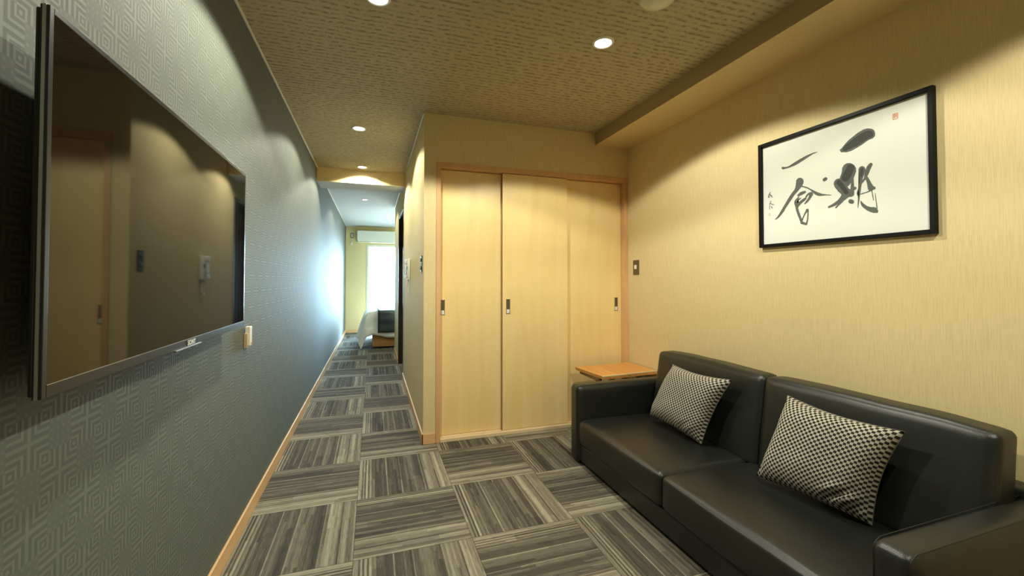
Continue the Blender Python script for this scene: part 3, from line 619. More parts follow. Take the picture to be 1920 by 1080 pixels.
# ------------------------------------------------------------------ framed calligraphy
py0, py1, pz0, pz1 = .983, 1.729, 1.328, 1.887
pic = thing('framed_calligraphy', 'black framed ink brush calligraphy on white paper above the sofa', 'picture', (XR - .012, (py0 + py1) / 2, pz0))
b = nb(); fw = .0165
box(b, XR - .024, XR - .001, py0, py0 + fw, pz0, pz1, bev=.0015); box(b, XR - .024, XR - .001, py1 - fw, py1, pz0, pz1, bev=.0015)
box(b, XR - .024, XR - .001, py0 + fw, py1 - fw, pz0, pz0 + fw, bev=.0015); box(b, XR - .024, XR - .001, py0 + fw, py1 - fw, pz1 - fw, pz1, bev=.0015)
obj('picture_frame', b, M['frame'], pic)
pap = obj('paper', bx(XR - .008, XR - .002, py0 + fw, py1 - fw, pz0 + fw, pz1 - fw), M['paper'], pic)
INK_WASH = [[(13090,17290),(13030,17270),(12950,17240),(12850,17240),(12760,17240),(12680,17260),(12590,17290),(12490,17320),(12380,17360),(12280,17400),(12190,17450),(12110,17490),(12060,17510),(12040,17520),(12020,17520),(11990,17520),(11890,17530),(11820,17600),(11810,17710),(11840,17840),(11920,17940),(12020,17990),(12060,18010),(12140,18030),(12250,18030),(12350,18000),(12450,17970),(12540,17930),(12640,17870),(12750,17810),(12840,17760),(12910,17700),(12970,17650),(13020,17600),(13070,17550),(13120,17500),(13150,17470),(13190,17450),(13200,17410),(13190,17360),(13170,17320),(13130,17290)],[(13220,17420),(13200,17400),(13180,17370),(13150,17340),(13130,17320),(13100,17310),(13070,17320),(13060,17350),(13060,17390),(13080,17420),(13110,17440),(13130,17440),(13160,17440),(13190,17440),(13220,17440),(13220,17450),(13230,17440),(13230,17440),(13230,17430),(13230,17420)],[(13130,16570),(13130,16520),(13140,16450),(13150,16390),(13160,16340),(13180,16290),(13200,16230),(13230,16170),(13250,16130),(13280,16000),(13240,15860),(13150,15740),(13020,15680),(12900,15700),(12810,15780),(12790,15810),(12750,15870),(12710,15930),(12670,16010),(12630,16090),(12600,16170),(12580,16230),(12560,16270),(12560,16440),(12640,16600),(12770,16710),(12920,16750),(13050,16700)],[(13460,15800),(13440,15760),(13400,15700),(13360,15640),(13320,15570),(13270,15510),(13210,15440),(13170,15390),(13130,15350),(13050,15270),(12950,15250),(12870,15280),(12810,15360),(12810,15460),(12850,15560),(12870,15610),(12910,15670),(12940,15740),(12970,15800),(13000,15850),(13030,15910),(13060,15960),(13080,16000),(13170,16100),(13290,16150),(13400,16130),(13480,16050),(13500,15930)],[(13040,15260),(13000,15250),(12940,15240),(12890,15230),(12850,15220),(12770,15210),(12710,15240),(12670,15300),(12670,15390),(12710,15470),(12770,15520),(12810,15550),(12850,15590),(12900,15630),(12940,15650),(13040,15670),(13130,15640),(13180,15550),(13180,15440),(13130,15330)],[(12770,16040),(12770,15970),(12770,15870),(12780,15760),(12790,15660),(12800,15580),(12830,15500),(12850,15420),(12860,15370),(12850,15310),(12820,15260),(12770,15230),(12720,15220),(12670,15250),(12650,15300),(12650,15360),(12650,15440),(12650,15530),(12650,15620),(12650,15730),(12660,15840),(12660,15940),(12660,16010),(12670,16050),(12690,16070),(12710,16080),(12740,16080),(12760,16070)],[(12710,15440),(12690,15450),(12650,15470),(12610,15490),(12580,15500),(12560,15520),(12550,15550),(12560,15580),(12580,15610),(12610,15630),(12640,15630),(12670,15620),(12710,15610),(12750,15600),(12780,15590),(12800,15570),(12810,15530),(12810,15490),(12780,15460),(12750,15440)],[(13120,15470),(13150,15430),(13190,15350),(13230,15280),(13280,15220),(13330,15170),(13390,15130),(13450,15100),(13510,15060),(13570,15030),(13640,15000),(13700,14980),(13750,14960),(13760,14950),(13770,14930),(13770,14910),(13760,14890),(13740,14870),(13710,14870),(13670,14880),(13600,14890),(13520,14910),(13450,14930),(13380,14950),(13310,14980),(13230,15010),(13160,15050),(13080,15090),(13000,15140),(12940,15180),(12890,15200),(12850,15270),(12850,15360),(12900,15440),(12970,15500),(13050,15510)],[(13190,15140),(13220,15110),(13250,15070),(13290,15020),(13330,14980),(13360,14950),(13390,14920),(13420,14890),(13440,14880),(13450,14860),(13450,14840),(13440,14820),(13420,14810),(13400,14810),(13380,14810),(13370,14830),(13340,14860),(13310,14890),(13280,14920),(13230,14950),(13190,14990),(13140,15030),(13110,15050),(13100,15070),(13100,15110),(13120,15130),(13140,15150),(13170,15160)],[(12830,14930),(12820,14920),(12800,14920),(12780,14910),(12770,14900),(12720,14890),(12680,14910),(12660,14950),(12660,15000),(12680,15040),(12720,15080),(12730,15080),(12750,15090),(12770,15100),(12780,15110),(12820,15120),(12860,15100),(12890,15060),(12890,15010),(12870,14960)],[(12460,16360),(12450,16290),(12440,16180),(12440,16070),(12440,15970),(12440,15880),(12440,15780),(12460,15690),(12470,15600),(12480,15500),(12490,15400),(12500,15300),(12510,15170),(12510,15000),(12520,14820),(12520,14690),(12520,14680),(12520,14670),(12510,14670),(12500,14670),(12500,14680),(12500,14680),(12480,14810),(12450,14990),(12430,15150),(12410,15270),(12400,15370),(12380,15470),(12370,15560),(12360,15650),(12340,15740),(12320,15830),(12300,15920),(12270,16010),(12240,16100),(12210,16200),(12190,16260),(12200,16340),(12240,16410),(12310,16460),(12370,16460),(12430,16430)],[(12030,16500),(12050,16490),(12080,16460),(12110,16430),(12150,16380),(12170,16320),(12200,16250),(12210,16190),(12230,16130),(12240,16070),(12250,16010),(12250,15960),(12250,15930),(12250,15900),(12240,15870),(12220,15850),(12190,15850),(12170,15860),(12160,15880),(12140,15910),(12130,15950),(12110,16000),(12090,16040),(12070,16090),(12040,16150),(12020,16210),(12000,16260),(11980,16300),(11960,16340),(11950,16370),(11930,16390),(11920,16420),(11930,16460),(11950,16490),(11970,16510),(12010,16520)],[(12240,15950),(12260,15930),(12280,15900),(12310,15860),(12340,15820),(12360,15780),(12390,15740),(12410,15710),(12430,15680),(12430,15670),(12430,15650),(12420,15640),(12410,15630),(12390,15630),(12380,15640),(12370,15660),(12340,15700),(12310,15730),(12280,15760),(12250,15790),(12220,15820),(12190,15840),(12170,15860),(12160,15890),(12160,15910),(12170,15940),(12190,15960),(12220,15960)],[(12200,15880),(12180,15830),(12170,15770),(12150,15690),(12140,15620),(12130,15570),(12130,15510),(12120,15460),(12120,15420),(12080,15350),(12030,15310),(11970,15310),(11910,15340),(11890,15400),(11890,15470),(11910,15500),(11930,15550),(11960,15600),(11990,15660),(12010,15720),(12040,15790),(12070,15860),(12090,15900),(12110,15940),(12130,15960),(12160,15960),(12190,15940),(12200,15920)],[(12010,15330),(11990,15340),(11950,15340),(11910,15350),(11890,15350),(11860,15350),(11830,15370),(11830,15400),(11830,15440),(11850,15460),(11880,15480),(11900,15500),(11940,15530),(11970,15550),(12000,15570),(12050,15570),(12090,15540),(12110,15480),(12100,15420),(12070,15370)],[(12400,15230),(12370,15240),(12330,15240),(12280,15250),(12230,15260),(12170,15270),(12110,15280),(12060,15290),(12020,15300),(12010,15300),(12010,15310),(12010,15320),(12010,15330),(12020,15340),(12030,15340),(12070,15340),(12130,15330),(12190,15310),(12240,15300),(12290,15300),(12340,15290),(12380,15280),(12410,15270),(12410,15270),(12420,15260),(12420,15250),(12410,15240),(12410,15240)],[(11990,15300),(11970,15220),(11960,15100),(11940,14990),(11930,14910),(11920,14900),(11920,14890),(11910,14890),(11900,14890),(11900,14900),(11900,14910),(11910,14990),(11920,15100),(11940,15220),(11950,15300),(11950,15310),(11960,15320),(11970,15320),(11980,15320),(11990,15310)],[(11860,15180),(11850,15110),(11850,15010),(11840,14900),(11830,14810),(11820,14730),(11820,14650),(11810,14580),(11810,14530),(11800,14520),(11800,14510),(11790,14510),(11780,14510),(11780,14520),(11770,14530),(11780,14580),(11780,14640),(11790,14720),(11800,14810),(11810,14900),(11820,15010),(11830,15110),(11840,15180),(11840,15190),(11840,15190),(11850,15190),(11860,15190),(11860,15190)],[(12480,15600),(12490,15550),(12510,15470),(12540,15390),(12550,15320),(12540,15260),(12520,15210),(12510,15160),(12500,15140),(12490,15130),(12480,15120),(12470,15120),(12470,15130),(12460,15140),(12460,15150),(12480,15180),(12490,15220),(12510,15260),(12510,15310),(12500,15380),(12480,15450),(12460,15530),(12440,15580),(12440,15590),(12450,15600),(12460,15600),(12460,15610),(12470,15600)],[(12410,14930),(12410,14900),(12400,14860),(12390,14800),(12370,14750),(12330,14690),(12290,14640),(12240,14590),(12200,14550),(12150,14500),(12100,14470),(12060,14440),(12030,14420),(11980,14410),(11940,14430),(11910,14470),(11900,14530),(11930,14580),(11970,14620),(12000,14630),(12040,14640),(12080,14660),(12120,14680),(12170,14710),(12210,14750),(12250,14790),(12280,14820),(12300,14850),(12330,14880),(12350,14910),(12360,14940),(12370,14950),(12380,14960),(12390,14960),(12410,14960),(12410,14940)],[(12030,14420),(12000,14410),(11970,14390),(11930,14370),(11910,14360),(11900,14360),(11880,14360),(11860,14370),(11840,14360),(11810,14350),(11780,14350),(11760,14370),(11750,14400),(11750,14440),(11770,14470),(11780,14490),(11790,14520),(11810,14560),(11850,14590),(11890,14610),(11940,14620),(11980,14620),(12010,14620),(12050,14620),(12090,14590),(12110,14550),(12100,14490),(12070,14450)],[(15980,17250),(15940,17240),(15880,17240),(15810,17240),(15740,17240),(15650,17240),(15560,17250),(15470,17260),(15380,17270),(15280,17290),(15180,17320),(15080,17350),(14980,17390),(14880,17420),(14780,17460),(14690,17490),(14590,17530),(14500,17560),(14420,17590),(14330,17600),(14260,17610),(14200,17620),(14200,17620),(14200,17620),(14200,17630),(14200,17630),(14200,17630),(14210,17640),(14260,17640),(14350,17650),(14440,17650),(14540,17640),(14640,17630),(14750,17610),(14850,17590),(14950,17560),(15050,17540),(15160,17500),(15260,17470),(15360,17440),(15440,17410),(15520,17380),(15600,17350),(15680,17330),(15760,17320),(15830,17320),(15880,17340),(15930,17360),(15960,17380),(16000,17390),(16030,17370),(16040,17340),(16040,17300),(16010,17270)],[(13870,16160),(13860,16160),(13840,16170),(13820,16180),(13800,16190),(13780,16210),(13770,16250),(13780,16290),(13810,16320),(13840,16340),(13880,16340),(13900,16330),(13920,16320),(13940,16310),(13950,16310),(13980,16290),(13990,16250),(13980,16210),(13950,16170),(13910,16150)],[(15270,16510),(15270,16470),(15270,16410),(15280,16350),(15300,16280),(15320,16190),(15350,16110),(15390,16050),(15450,15990),(15520,15920),(15590,15840),(15660,15750),(15730,15660),(15800,15560),(15870,15460),(15940,15360),(16020,15250),(16090,15150),(16160,15060),(16210,14980),(16260,14920),(16300,14870),(16350,14820),(16410,14770),(16450,14740),(16460,14740),(16460,14730),(16450,14710),(16440,14710),(16430,14700),(16420,14710),(16370,14720),(16300,14750),(16230,14790),(16170,14840),(16100,14900),(16040,14970),(15960,15050),(15890,15160),(15810,15260),(15730,15350),(15660,15450),(15580,15540),(15510,15630),(15440,15720),(15380,15790),(15310,15860),(15250,15910),(15180,15970),(15110,16040),(15040,16110),(14980,16170),(14940,16240),(14910,16300),(14900,16340),(14900,16430),(14950,16530),(15030,16590),(15130,16610),(15220,16580)],[(15010,16130),(14960,16110),(14880,16080),(14800,16040),(14720,15990),(14640,15930),(14570,15870),(14510,15800),(14460,15740),(14400,15680),(14340,15620),(14270,15570),(14200,15530),(14120,15510),(14040,15500),(13950,15500),(13830,15480),(13690,15450),(13600,15440),(13590,15440),(13590,15440),(13590,15440),(13590,15450),(13590,15450),(13600,15460),(13690,15490),(13830,15530),(13950,15570),(14040,15600),(14100,15640),(14160,15670),(14210,15700),(14270,15740),(14330,15780),(14390,15820),(14460,15870),(14530,15920),(14610,15980),(14690,16040),(14780,16090),(14860,16130),(14950,16170),(15000,16190),(15020,16190),(15030,16190),(15040,16170),(15040,16160),(15030,16140)],[(15130,15690),(15100,15700),(15060,15710),(15020,15720),(14980,15730),(14940,15750),(14890,15760),(14850,15780),(14820,15790),(14800,15800),(14780,15820),(14780,15850),(14800,15880),(14830,15900),(14860,15900),(14890,15900),(14940,15900),(15000,15900),(15050,15890),(15100,15870),(15140,15840),(15180,15810),(15200,15800),(15220,15780),(15230,15750),(15220,15720),(15190,15690),(15160,15680)],[(14760,15550),(14740,15580),(14710,15610),(14680,15640),(14650,15660),(14620,15650),(14590,15640),(14550,15620),(14520,15610),(14480,15620),(14450,15650),(14440,15690),(14460,15730),(14490,15770),(14530,15790),(14560,15780),(14600,15780),(14650,15770),(14700,15750),(14740,15720),(14770,15680),(14810,15640),(14830,15610),(14830,15590),(14830,15570),(14820,15560),(14800,15550),(14780,15550)],[(14610,15740),(14620,15700),(14630,15650),(14650,15590),(14680,15540),(14700,15500),(14730,15460),(14760,15430),(14790,15400),(14810,15370),(14830,15340),(14850,15320),(14870,15300),(14880,15290),(14880,15280),(14870,15260),(14860,15250),(14840,15250),(14830,15250),(14810,15260),(14780,15280),(14750,15300),(14710,15320),(14680,15350),(14650,15390),(14610,15420),(14580,15470),(14540,15510),(14500,15560),(14470,15600),(14450,15630),(14440,15680),(14460,15720),(14490,15760),(14540,15770),(14580,15770)],[(15200,15660),(15240,15630),(15290,15590),(15350,15530),(15390,15460),(15390,15370),(15360,15290),(15340,15230),(15320,15190),(15280,15150),(15240,15130),(15190,15140),(15160,15170),(15150,15210),(15160,15250),(15180,15290),(15220,15340),(15240,15390),(15250,15410),(15240,15450),(15210,15510),(15160,15560),(15140,15600),(15130,15620),(15130,15640),(15140,15660),(15160,15670),(15180,15670)],[(15180,15170),(15150,15200),(15110,15230),(15070,15270),(15020,15310),(14990,15330),(14950,15360),(14910,15380),(14880,15400),(14850,15420),(14820,15450),(14790,15470),(14770,15490),(14760,15500),(14760,15520),(14760,15540),(14780,15560),(14800,15560),(14820,15560),(14840,15560),(14880,15550),(14920,15540),(14960,15520),(15000,15500),(15040,15480),(15070,15450),(15120,15430),(15160,15400),(15220,15370),(15270,15340),(15300,15320),(15330,15290),(15330,15240),(15310,15200),(15270,15170),(15220,15160)],[(15090,15600),(15100,15590),(15130,15570),(15150,15550),(15170,15540),(15180,15530),(15180,15510),(15170,15500),(15160,15490),(15150,15490),(15140,15490),(15120,15500),(15090,15520),(15060,15540),(15050,15550),(15040,15560),(15040,15580),(15040,15590),(15060,15600),(15070,15610)],[(15340,15230),(15330,15160),(15310,15060),(15290,14970),(15260,14890),(15240,14820),(15220,14750),(15190,14680),(15160,14620),(15140,14550),(15110,14470),(15090,14390),(15070,14340),(15050,14310),(15020,14290),(14990,14290),(14960,14300),(14940,14330),(14940,14370),(14970,14420),(15000,14500),(15020,14570),(15050,14640),(15070,14710),(15090,14780),(15120,14850),(15140,14910),(15170,14980),(15180,15070),(15200,15160),(15200,15230),(15220,15260),(15250,15290),(15290,15300),(15320,15290),(15340,15260)],[(15030,14290),(14990,14280),(14930,14260),(14870,14230),(14830,14220),(14800,14210),(14770,14220),(14760,14250),(14760,14280),(14770,14310),(14800,14320),(14830,14340),(14890,14370),(14950,14400),(14990,14420),(15020,14420),(15060,14410),(15080,14380),(15080,14350),(15060,14310)],[(14790,14990),(14800,14970),(14820,14930),(14840,14880),(14860,14840),(14890,14800),(14910,14750),(14930,14700),(14960,14650),(14980,14600),(15010,14550),(15030,14500),(15050,14470),(15050,14450),(15040,14430),(15020,14420),(15000,14410),(14980,14420),(14970,14430),(14960,14470),(14940,14520),(14930,14570),(14900,14620),(14880,14670),(14850,14710),(14830,14750),(14800,14790),(14760,14820),(14730,14850),(14700,14880),(14680,14900),(14660,14930),(14670,14960),(14690,14990),(14720,15010),(14760,15010)],[(14730,14900),(14730,14840),(14730,14770),(14740,14680),(14740,14610),(14750,14550),(14760,14490),(14780,14430),(14790,14380),(14800,14340),(14810,14310),(14820,14290),(14830,14270),(14830,14250),(14820,14230),(14800,14220),(14780,14220),(14760,14220),(14750,14240),(14750,14260),(14740,14280),(14730,14310),(14720,14360),(14710,14410),(14700,14470),(14690,14530),(14680,14600),(14680,14670),(14670,14760),(14670,14830),(14660,14880),(14670,14900),(14680,14920),(14700,14920),(14710,14920),(14730,14910)],[(16720,16220),(16730,16200),(16760,16160),(16790,16120),(16810,16080),(16830,16050),(16840,16020),(16840,15990),(16850,15970),(16850,15960),(16850,15950),(16840,15950),(16830,15950),(16820,15950),(16820,15950),(16810,15970),(16800,16000),(16780,16030),(16770,16060),(16750,16090),(16720,16130),(16700,16170),(16690,16200),(16680,16210),(16690,16220),(16690,16220),(16700,16230),(16710,16230)],[(16780,16120),(16760,16100),(16730,16060),(16690,16030),(16670,16000),(16650,15980),(16640,15960),(16640,15930),(16630,15920),(16620,15910),(16610,15900),(16600,15900),(16590,15900),(16580,15910),(16590,15920),(16590,15940),(16590,15960),(16600,15990),(16620,16030),(16660,16060),(16700,16090),(16740,16120),(16760,16140),(16770,16140),(16780,16150),(16790,16140),(16790,16130),(16790,16130)],[(16740,16020),(16760,16000),(16780,15980),(16800,15960),(16810,15950),(16820,15940),(16810,15930),(16810,15920),(16800,15920),(16790,15920),(16780,15920),(16770,15940),(16750,15960),(16730,15980),(16710,15990),(16710,16000),(16710,16010),(16720,16020),(16730,16020),(16730,16020)],[(16690,15740),(16710,15720),(16720,15680),(16740,15640),(16760,15590),(16760,15520),(16770,15440),(16770,15370),(16780,15320),(16780,15310),(16770,15300),(16760,15300),(16750,15300),(16750,15300),(16740,15310),(16740,15360),(16740,15440),(16730,15510),(16720,15580),(16710,15630),(16690,15670),(16670,15700),(16660,15720),(16660,15730),(16670,15740),(16670,15750),(16680,15750),(16690,15750)],[(16720,15620),(16700,15600),(16670,15570),(16630,15540),(16590,15510),(16560,15500),(16520,15500),(16500,15500),(16480,15500),(16480,15500),(16470,15500),(16470,15510),(16470,15510),(16480,15520),(16480,15520),(16500,15520),(16520,15530),(16550,15540),(16580,15550),(16600,15570),(16640,15600),(16670,15620),(16700,15640),(16710,15650),(16720,15650),(16720,15640),(16730,15640),(16730,15630)],[(16670,15430),(16660,15410),(16650,15380),(16630,15340),(16630,15320),(16620,15320),(16610,15310),(16600,15310),(16600,15310),(16590,15320),(16590,15330),(16600,15350),(16600,15380),(16610,15410),(16620,15430),(16620,15450),(16640,15460),(16650,15460),(16660,15450),(16670,15440)]]
INK_DARK = [[(12960,17320),(12880,17330),(12760,17350),(12640,17370),(12530,17390),(12420,17430),(12320,17460),(12230,17500),(12150,17550),(12090,17570),(12050,17580),(12020,17580),(11990,17580),(11920,17590),(11880,17650),(11870,17720),(11900,17810),(11960,17870),(12030,17910),(12070,17910),(12130,17920),(12220,17920),(12310,17890),(12410,17860),(12500,17820),(12590,17780),(12690,17730),(12790,17670),(12890,17620),(12980,17560),(13050,17510),(13080,17490),(13100,17440),(13080,17390),(13050,17340),(13000,17320)],[(12910,16610),(12930,16570),(12960,16520),(13000,16460),(13030,16400),(13060,16350),(13090,16290),(13120,16240),(13130,16210),(13160,16130),(13140,16040),(13080,15970),(13000,15930),(12930,15930),(12870,15980),(12850,16010),(12820,16060),(12780,16120),(12750,16170),(12720,16230),(12690,16290),(12660,16350),(12640,16390),(12620,16470),(12650,16560),(12700,16630),(12780,16660),(12850,16660)],[(13350,15900),(13330,15860),(13290,15810),(13240,15740),(13200,15680),(13160,15610),(13110,15530),(13070,15460),(13040,15410),(13010,15370),(12960,15350),(12920,15360),(12890,15390),(12880,15440),(12890,15490),(12920,15540),(12960,15620),(13000,15700),(13040,15780),(13080,15850),(13120,15920),(13160,15970),(13180,16020),(13230,16060),(13290,16080),(13340,16070),(13370,16020),(13380,15960)],[(12390,16340),(12390,16280),(12400,16200),(12400,16110),(12400,16050),(12400,16030),(12390,16010),(12370,16000),(12350,16000),(12340,16010),(12330,16020),(12310,16080),(12290,16150),(12270,16230),(12260,16280),(12260,16320),(12280,16360),(12310,16380),(12350,16390),(12370,16370)]]

def ink(polys, name, mat, lift):
    b = nb()
    for k, poly in enumerate(polys):
        vs = []
        for y, z in poly:
            q = Vector((XR - .008 - lift - k * 4e-6, y * 1e-4, z * 1e-4))
            if not vs or (vs[-1].co - q).length > 2e-4: vs.append(b.verts.new(q))
        b.faces.new(vs)
    bmesh.ops.triangulate(b, faces=b.faces, ngon_method='EAR_CLIP')
    obj(name, b, mat, pap)
ink(INK_WASH, 'brush_strokes', M['ink'], .0004)
for _k, _p in enumerate(INK_DARK): ink([_p], 'dense_brush_stroke', M['inkdark'], .0007 + _k * 2e-5)
b = nb(); X = XR - .0085
for (y, z, hy, hz) in ((1.101, 1.8165, .0013, .011), (1.117, 1.8165, .0013, .011), (1.109, 1.8275, .008, .0013), (1.109, 1.8055, .008, .0013), (1.112, 1.8185, .0013, .007), (1.106, 1.8175, .0012, .006), (1.109, 1.813, .005, .001), (1.109, 1.821, .005, .001)):
    box(b, X - .0002, X, y - hy, y + hy, z - hz, z + hz)
obj('red_seal', b, M['red'], pap)
b = nb()
for (y, z, hy, hz) in ((1.676, 1.498, .005, .0015), (1.676, 1.508, .005, .0015), (1.672, 1.503, .0012, .006), (1.680, 1.503, .0012, .006)):
    box(b, X - .0002, X, y - hy, y + hy, z - hz, z + hz)
obj('small_seal', b, M['palered'], pap)

# ------------------------------------------------------------------ ceiling fittings
for x, y, w_, lab in DOWNLIGHTS:
    if lab is None: lab = 'round recessed downlight behind the camera, above the near end of the sofa'
    r = thing('downlight', lab, 'ceiling light', (x, y, H), 'recessed downlights in the ceiling')
    k = 1.0 if y < 6 else .8
    obj('trim_ring', lathe(nb(), [(.040 * k, -.0035), (.043 * k, -.008), (.050 * k, -.008), (.054 * k, -.004), (.055 * k, 0)], (x, y, H), 48), M['sheer'], r, True)
    obj('lens', lathe(nb(), [(0, -.0045), (.020 * k, -.0045), (.041 * k, -.0035)], (x, y, H), 40), M['lens'], r, True)
r = thing('smoke_detector', 'cream domed smoke detector on the ceiling, cut by the top edge of the photo', 'smoke detector', (1.135, 1.455, H))
obj('dome', lathe(nb(), [(.070, 0), (.072, -.012), (.066, -.020), (.045, -.025), (.038, -.030), (.028, -.033), (0, -.034)], (1.135, 1.455, H), 48), M['cream'], r, True)
obj('base_ring', lathe(nb(), [(.078, 0), (.078, -.006), (.071, -.010)], (1.135, 1.455, H), 48), M['cream'], r, True)

# ------------------------------------------------------------------ wall fittings
r = thing('wall_switch', 'bronze light switch plate with a small white rocker on the right wall beside the closet', 'switch', (XR, 2.870, 1.257))
obj('plate', bx(XR - .007, XR - .0005, 2.833, 2.907, 1.198, 1.315, bev=.002), M['bronze'], r)
obj('rocker', bx(XR - .011, XR - .007, 2.856, 2.888, 1.243, 1.276, bev=.002), M['white'], r)
r = thing('wall_switch', 'dark grey dimmer plate with two round knobs on the corridor wall', 'switch', (XB, 3.12, 1.272))
obj('plate', bx(XB - .006, XB - .0005, 3.085, 3.155, 1.212, 1.335, bev=.002), M['switchgrey'], r)
for z in (1.245, 1.302):
    obj('knob', lathe(nb(), [(0, -.006), (.013, -.006), (.0155, -.004), (.016, 0)], (XB - .0055, 3.12, z), 24, 'x'), M['knob'], r, True)
ph = thing('wall_telephone', 'white wall intercom telephone with a looped cord on the corridor wall', 'telephone', (XB, 4.16, 1.25))
obj('phone_body', bx(XB - .028, XB - .001, 4.09, 4.185, 1.155, 1.360, bev=.007, seg=3), M['white'], ph, True)
hs = nb()
for (a, c, d) in ((1.160, 1.205, .050), (1.205, 1.31, .042), (1.31, 1.358, .050)): box(hs, XB - d, XB - .0285, 4.150, 4.192, a, c, bev=.008, seg=3)
obj('handset', hs, M['white'], ph, True)
obj('keypad_panel', bx(XB - .0295, XB - .0278, 4.105, 4.14, 1.255, 1.285, bev=.0005), M['switchgrey'], ph)
loop = [(4.122, 1.160), (4.114, 1.125), (4.104, 1.090), (4.106, 1.055), (4.124, 1.032), (4.148, 1.030), (4.166, 1.050), (4.170, 1.085), (4.160, 1.125), (4.152, 1.160)]
pts = []
for a, b, c, d in zip([loop[0]] + loop[:-1], loop[:-1], loop[1:], loop[2:] + [loop[-1]]):
    for t in (0, .25, .5, .75):
        q = [.5 * (2 * b[k] + (c[k] - a[k]) * t + (2 * a[k] - 5 * b[k] + 4 * c[k] - d[k]) * t * t + (3 * b[k] - a[k] - 3 * c[k] + d[k]) * t ** 3) for k in (0, 1)]
        pts.append((XB - .016, q[0], q[1]))
pts.append((XB - .016, *loop[-1]))
obj('cord', tube(nb(), pts, .0042, 8), M['cream'], ph, True)
r = thing('wall_remote', 'slim cream remote control in a tan holder low on the dark wall beside the television', 'remote control', (XL, 2.245, .885))
obj('holder', bx(XL + .001, XL + .016, 2.222, 2.268, .836, .905, bev=.002), M['tan'], r)
obj('remote_body', bx(XL + .004, XL + .026, 2.228, 2.262, .846, .936, bev=.003), M['cream'], r)
obj('button', bx(XL + .026, XL + .028, 2.240, 2.250, .852, .860, bev=.0005), M['red'], r)

# ------------------------------------------------------------------ far bedroom
ac = thing('air_conditioner', 'white wall air conditioner above the bright bedroom window', 'air conditioner', (.07, YEND, 1.99))
obj('casing', soft(-.335, .475, YEND - .21, YEND - .002, 1.995, 2.245, .018, (0, .003, 0), 8), M['white'], ac, True)
b = nb(); box(b, -.325, .465, YEND - .216, YEND - .209, 2.045, 2.235, bev=.002); obj('front_panel', b, M['white'], ac)
b = nb(); box(b, -.315, .455, YEND - .217, YEND - .12, 1.984, 1.994, bev=.002); obj('air_flap', b, M['cream'], ac)
r = thing('wall_switch', 'small grey framed control panel on the bedroom wall left of the air conditioner', 'switch', (-.445, YEND, 2.13))
obj('plate', bx(-.475, -.412, YEND - .012, YEND - .001, 2.09, 2.20, bev=.002), M['bronze'], r)
obj('panel_face', bx(-.462, -.425, YEND - .015, YEND - .012, 2.105, 2.185, bev=.001), M['cream'], r)
r = thing('wall_remote', 'small cream remote holder low beside the window under the control panel', 'remote control', (-.455, YEND, 1.97))
obj('holder', bx(-.475, -.435, YEND - .02, YEND - .001, 1.94, 1.985, bev=.002), M['cream'], r)
obj('remote_body', bx(-.470, -.440, YEND - .026, YEND - .008, 1.955, 2.01, bev=.002), M['white'], r)

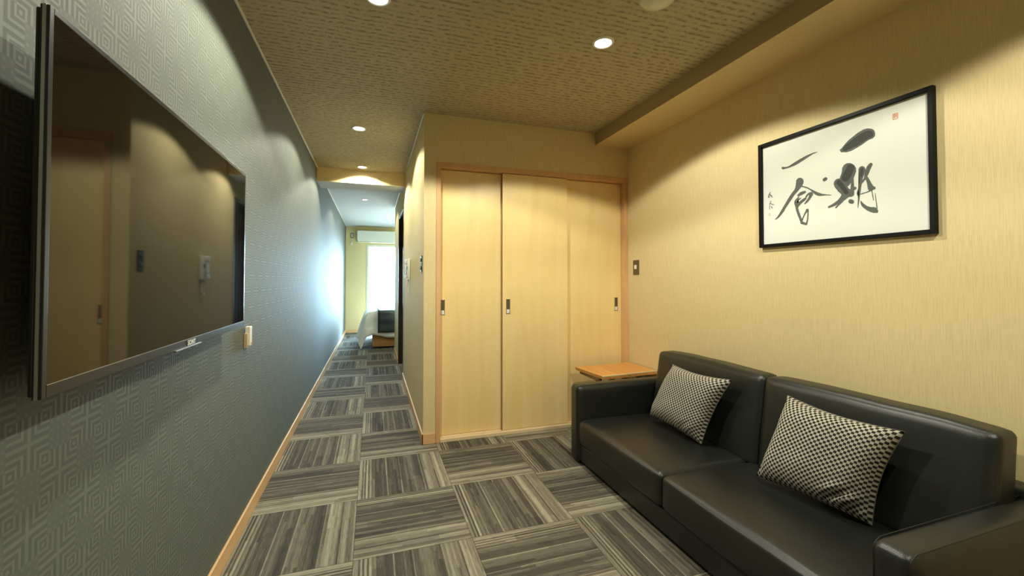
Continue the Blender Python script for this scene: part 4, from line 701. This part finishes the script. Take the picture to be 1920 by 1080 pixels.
bed = thing('bed', 'low bed with white duvet and dark runner at the end of the corridor', 'bed', (.9, 8.1, 0))
BX0, BX1, BY0, BY1, BT = .0, 1.95, 7.42, 8.85, .60
obj('bed_base', bx(BX0, BX1, BY0, BY1, .03, .30, bev=.006), M['bedwood'], bed)
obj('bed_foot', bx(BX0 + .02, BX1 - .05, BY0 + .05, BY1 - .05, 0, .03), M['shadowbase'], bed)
obj('mattress', soft(BX0 - .02, BX1, BY0 - .01, BY1 + .01, .30, BT - .02, .04, (0, 0, .01), 8), M['duvet'], bed, True)
b = nb(); NX, NY = 60, 60
def dv(i, j):
    cx = -.50 + (BX1 + .50 - .35) * i / NX; cy = BY0 - .48 + (BY1 - BY0 + .96) * j / NY
    cy_ = cy
    ex = max(0, -.04 - cx); ey = max(0, (BY0 - .03) - cy); ey2 = max(0, cy - (BY1 + .03))
    px = max(cx, -.04); pyy = min(max(cy, BY0 - .03), BY1 + .03)
    e2 = max(ey, ey2); sg = -1 if ey > 0 else 1
    drop = math.hypot(ex, e2) if ex * e2 > 0 else max(ex, e2)
    dl = min(1, drop / .12)
    z = BT + .012 - (drop - .03 * (1 - math.exp(-drop / .03))) * (.98 if ex * e2 > 0 else .93)
    x = px - .05 * dl * (1 if ex > 0 else 0) - ex * (.22 if e2 > 0 else .30)
    y = pyy + sg * (.045 * dl * (1 if e2 > 0 else 0) + e2 * (.25 if ex > 0 else .08))
    wv = noise.noise(Vector((cx * 4, cy * 4, 1.))) * .02 + noise.noise(Vector((cx * 11, cy * 11, 4.))) * .008
    z += wv * (1 if drop < .02 else .2)
    if drop > .05:
        f = math.sin(cx * 22 + 1) * .014 * min(1, drop / .3)
        if ex == 0: y += sg * f
        else: x += math.sin(cy * 20) * .016 * min(1, drop / .3)
    hem = .03 * math.sin(cx * 9 + 2)
    return Vector((x, y, max(.03, z + (hem if drop > .33 else 0))))
g = [[b.verts.new(dv(i, j)) for j in range(NY + 1)] for i in range(NX + 1)]
for i in range(NX):
    for j in range(NY): b.faces.new((g[i][j], g[i + 1][j], g[i + 1][j + 1], g[i][j + 1]))
dvo = obj('duvet', b, M['duvet'], bed, True)
md = dvo.modifiers.new('thickness', 'SOLIDIFY'); md.thickness = .02; md.offset = 1
b = nb(); prof = []
for t in range(13): prof.append((BY0 - .150 - .004 * math.sin(t), .285 + (BT + .01 - .285) * t / 12))
for t in range(1, 7): a = t / 6 * PI / 2; prof.append((BY0 - .150 + .11 * (1 - math.cos(a)), BT + .01 + .045 * math.sin(a)))
for t in range(1, 12): prof.append((BY0 - .040 + (BY1 - BY0) * t / 12, BT + .058 + .006 * math.sin(t * 1.7)))
for th in (0, ):
    A = [[b.verts.new((x, y - (.004 * math.sin(x * 30)), z)) for (y, z) in prof] for x in [.085 + .8 * i / 16 for i in range(17)]]
    for p, q in zip(A, A[1:]):
        for i in range(len(prof) - 1): b.faces.new((p[i], q[i], q[i + 1], p[i + 1]))
ro = obj('bed_runner', b, M['runner'], bed, True)
md = ro.modifiers.new('thickness', 'SOLIDIFY'); md.thickness = .012; md.offset = 0
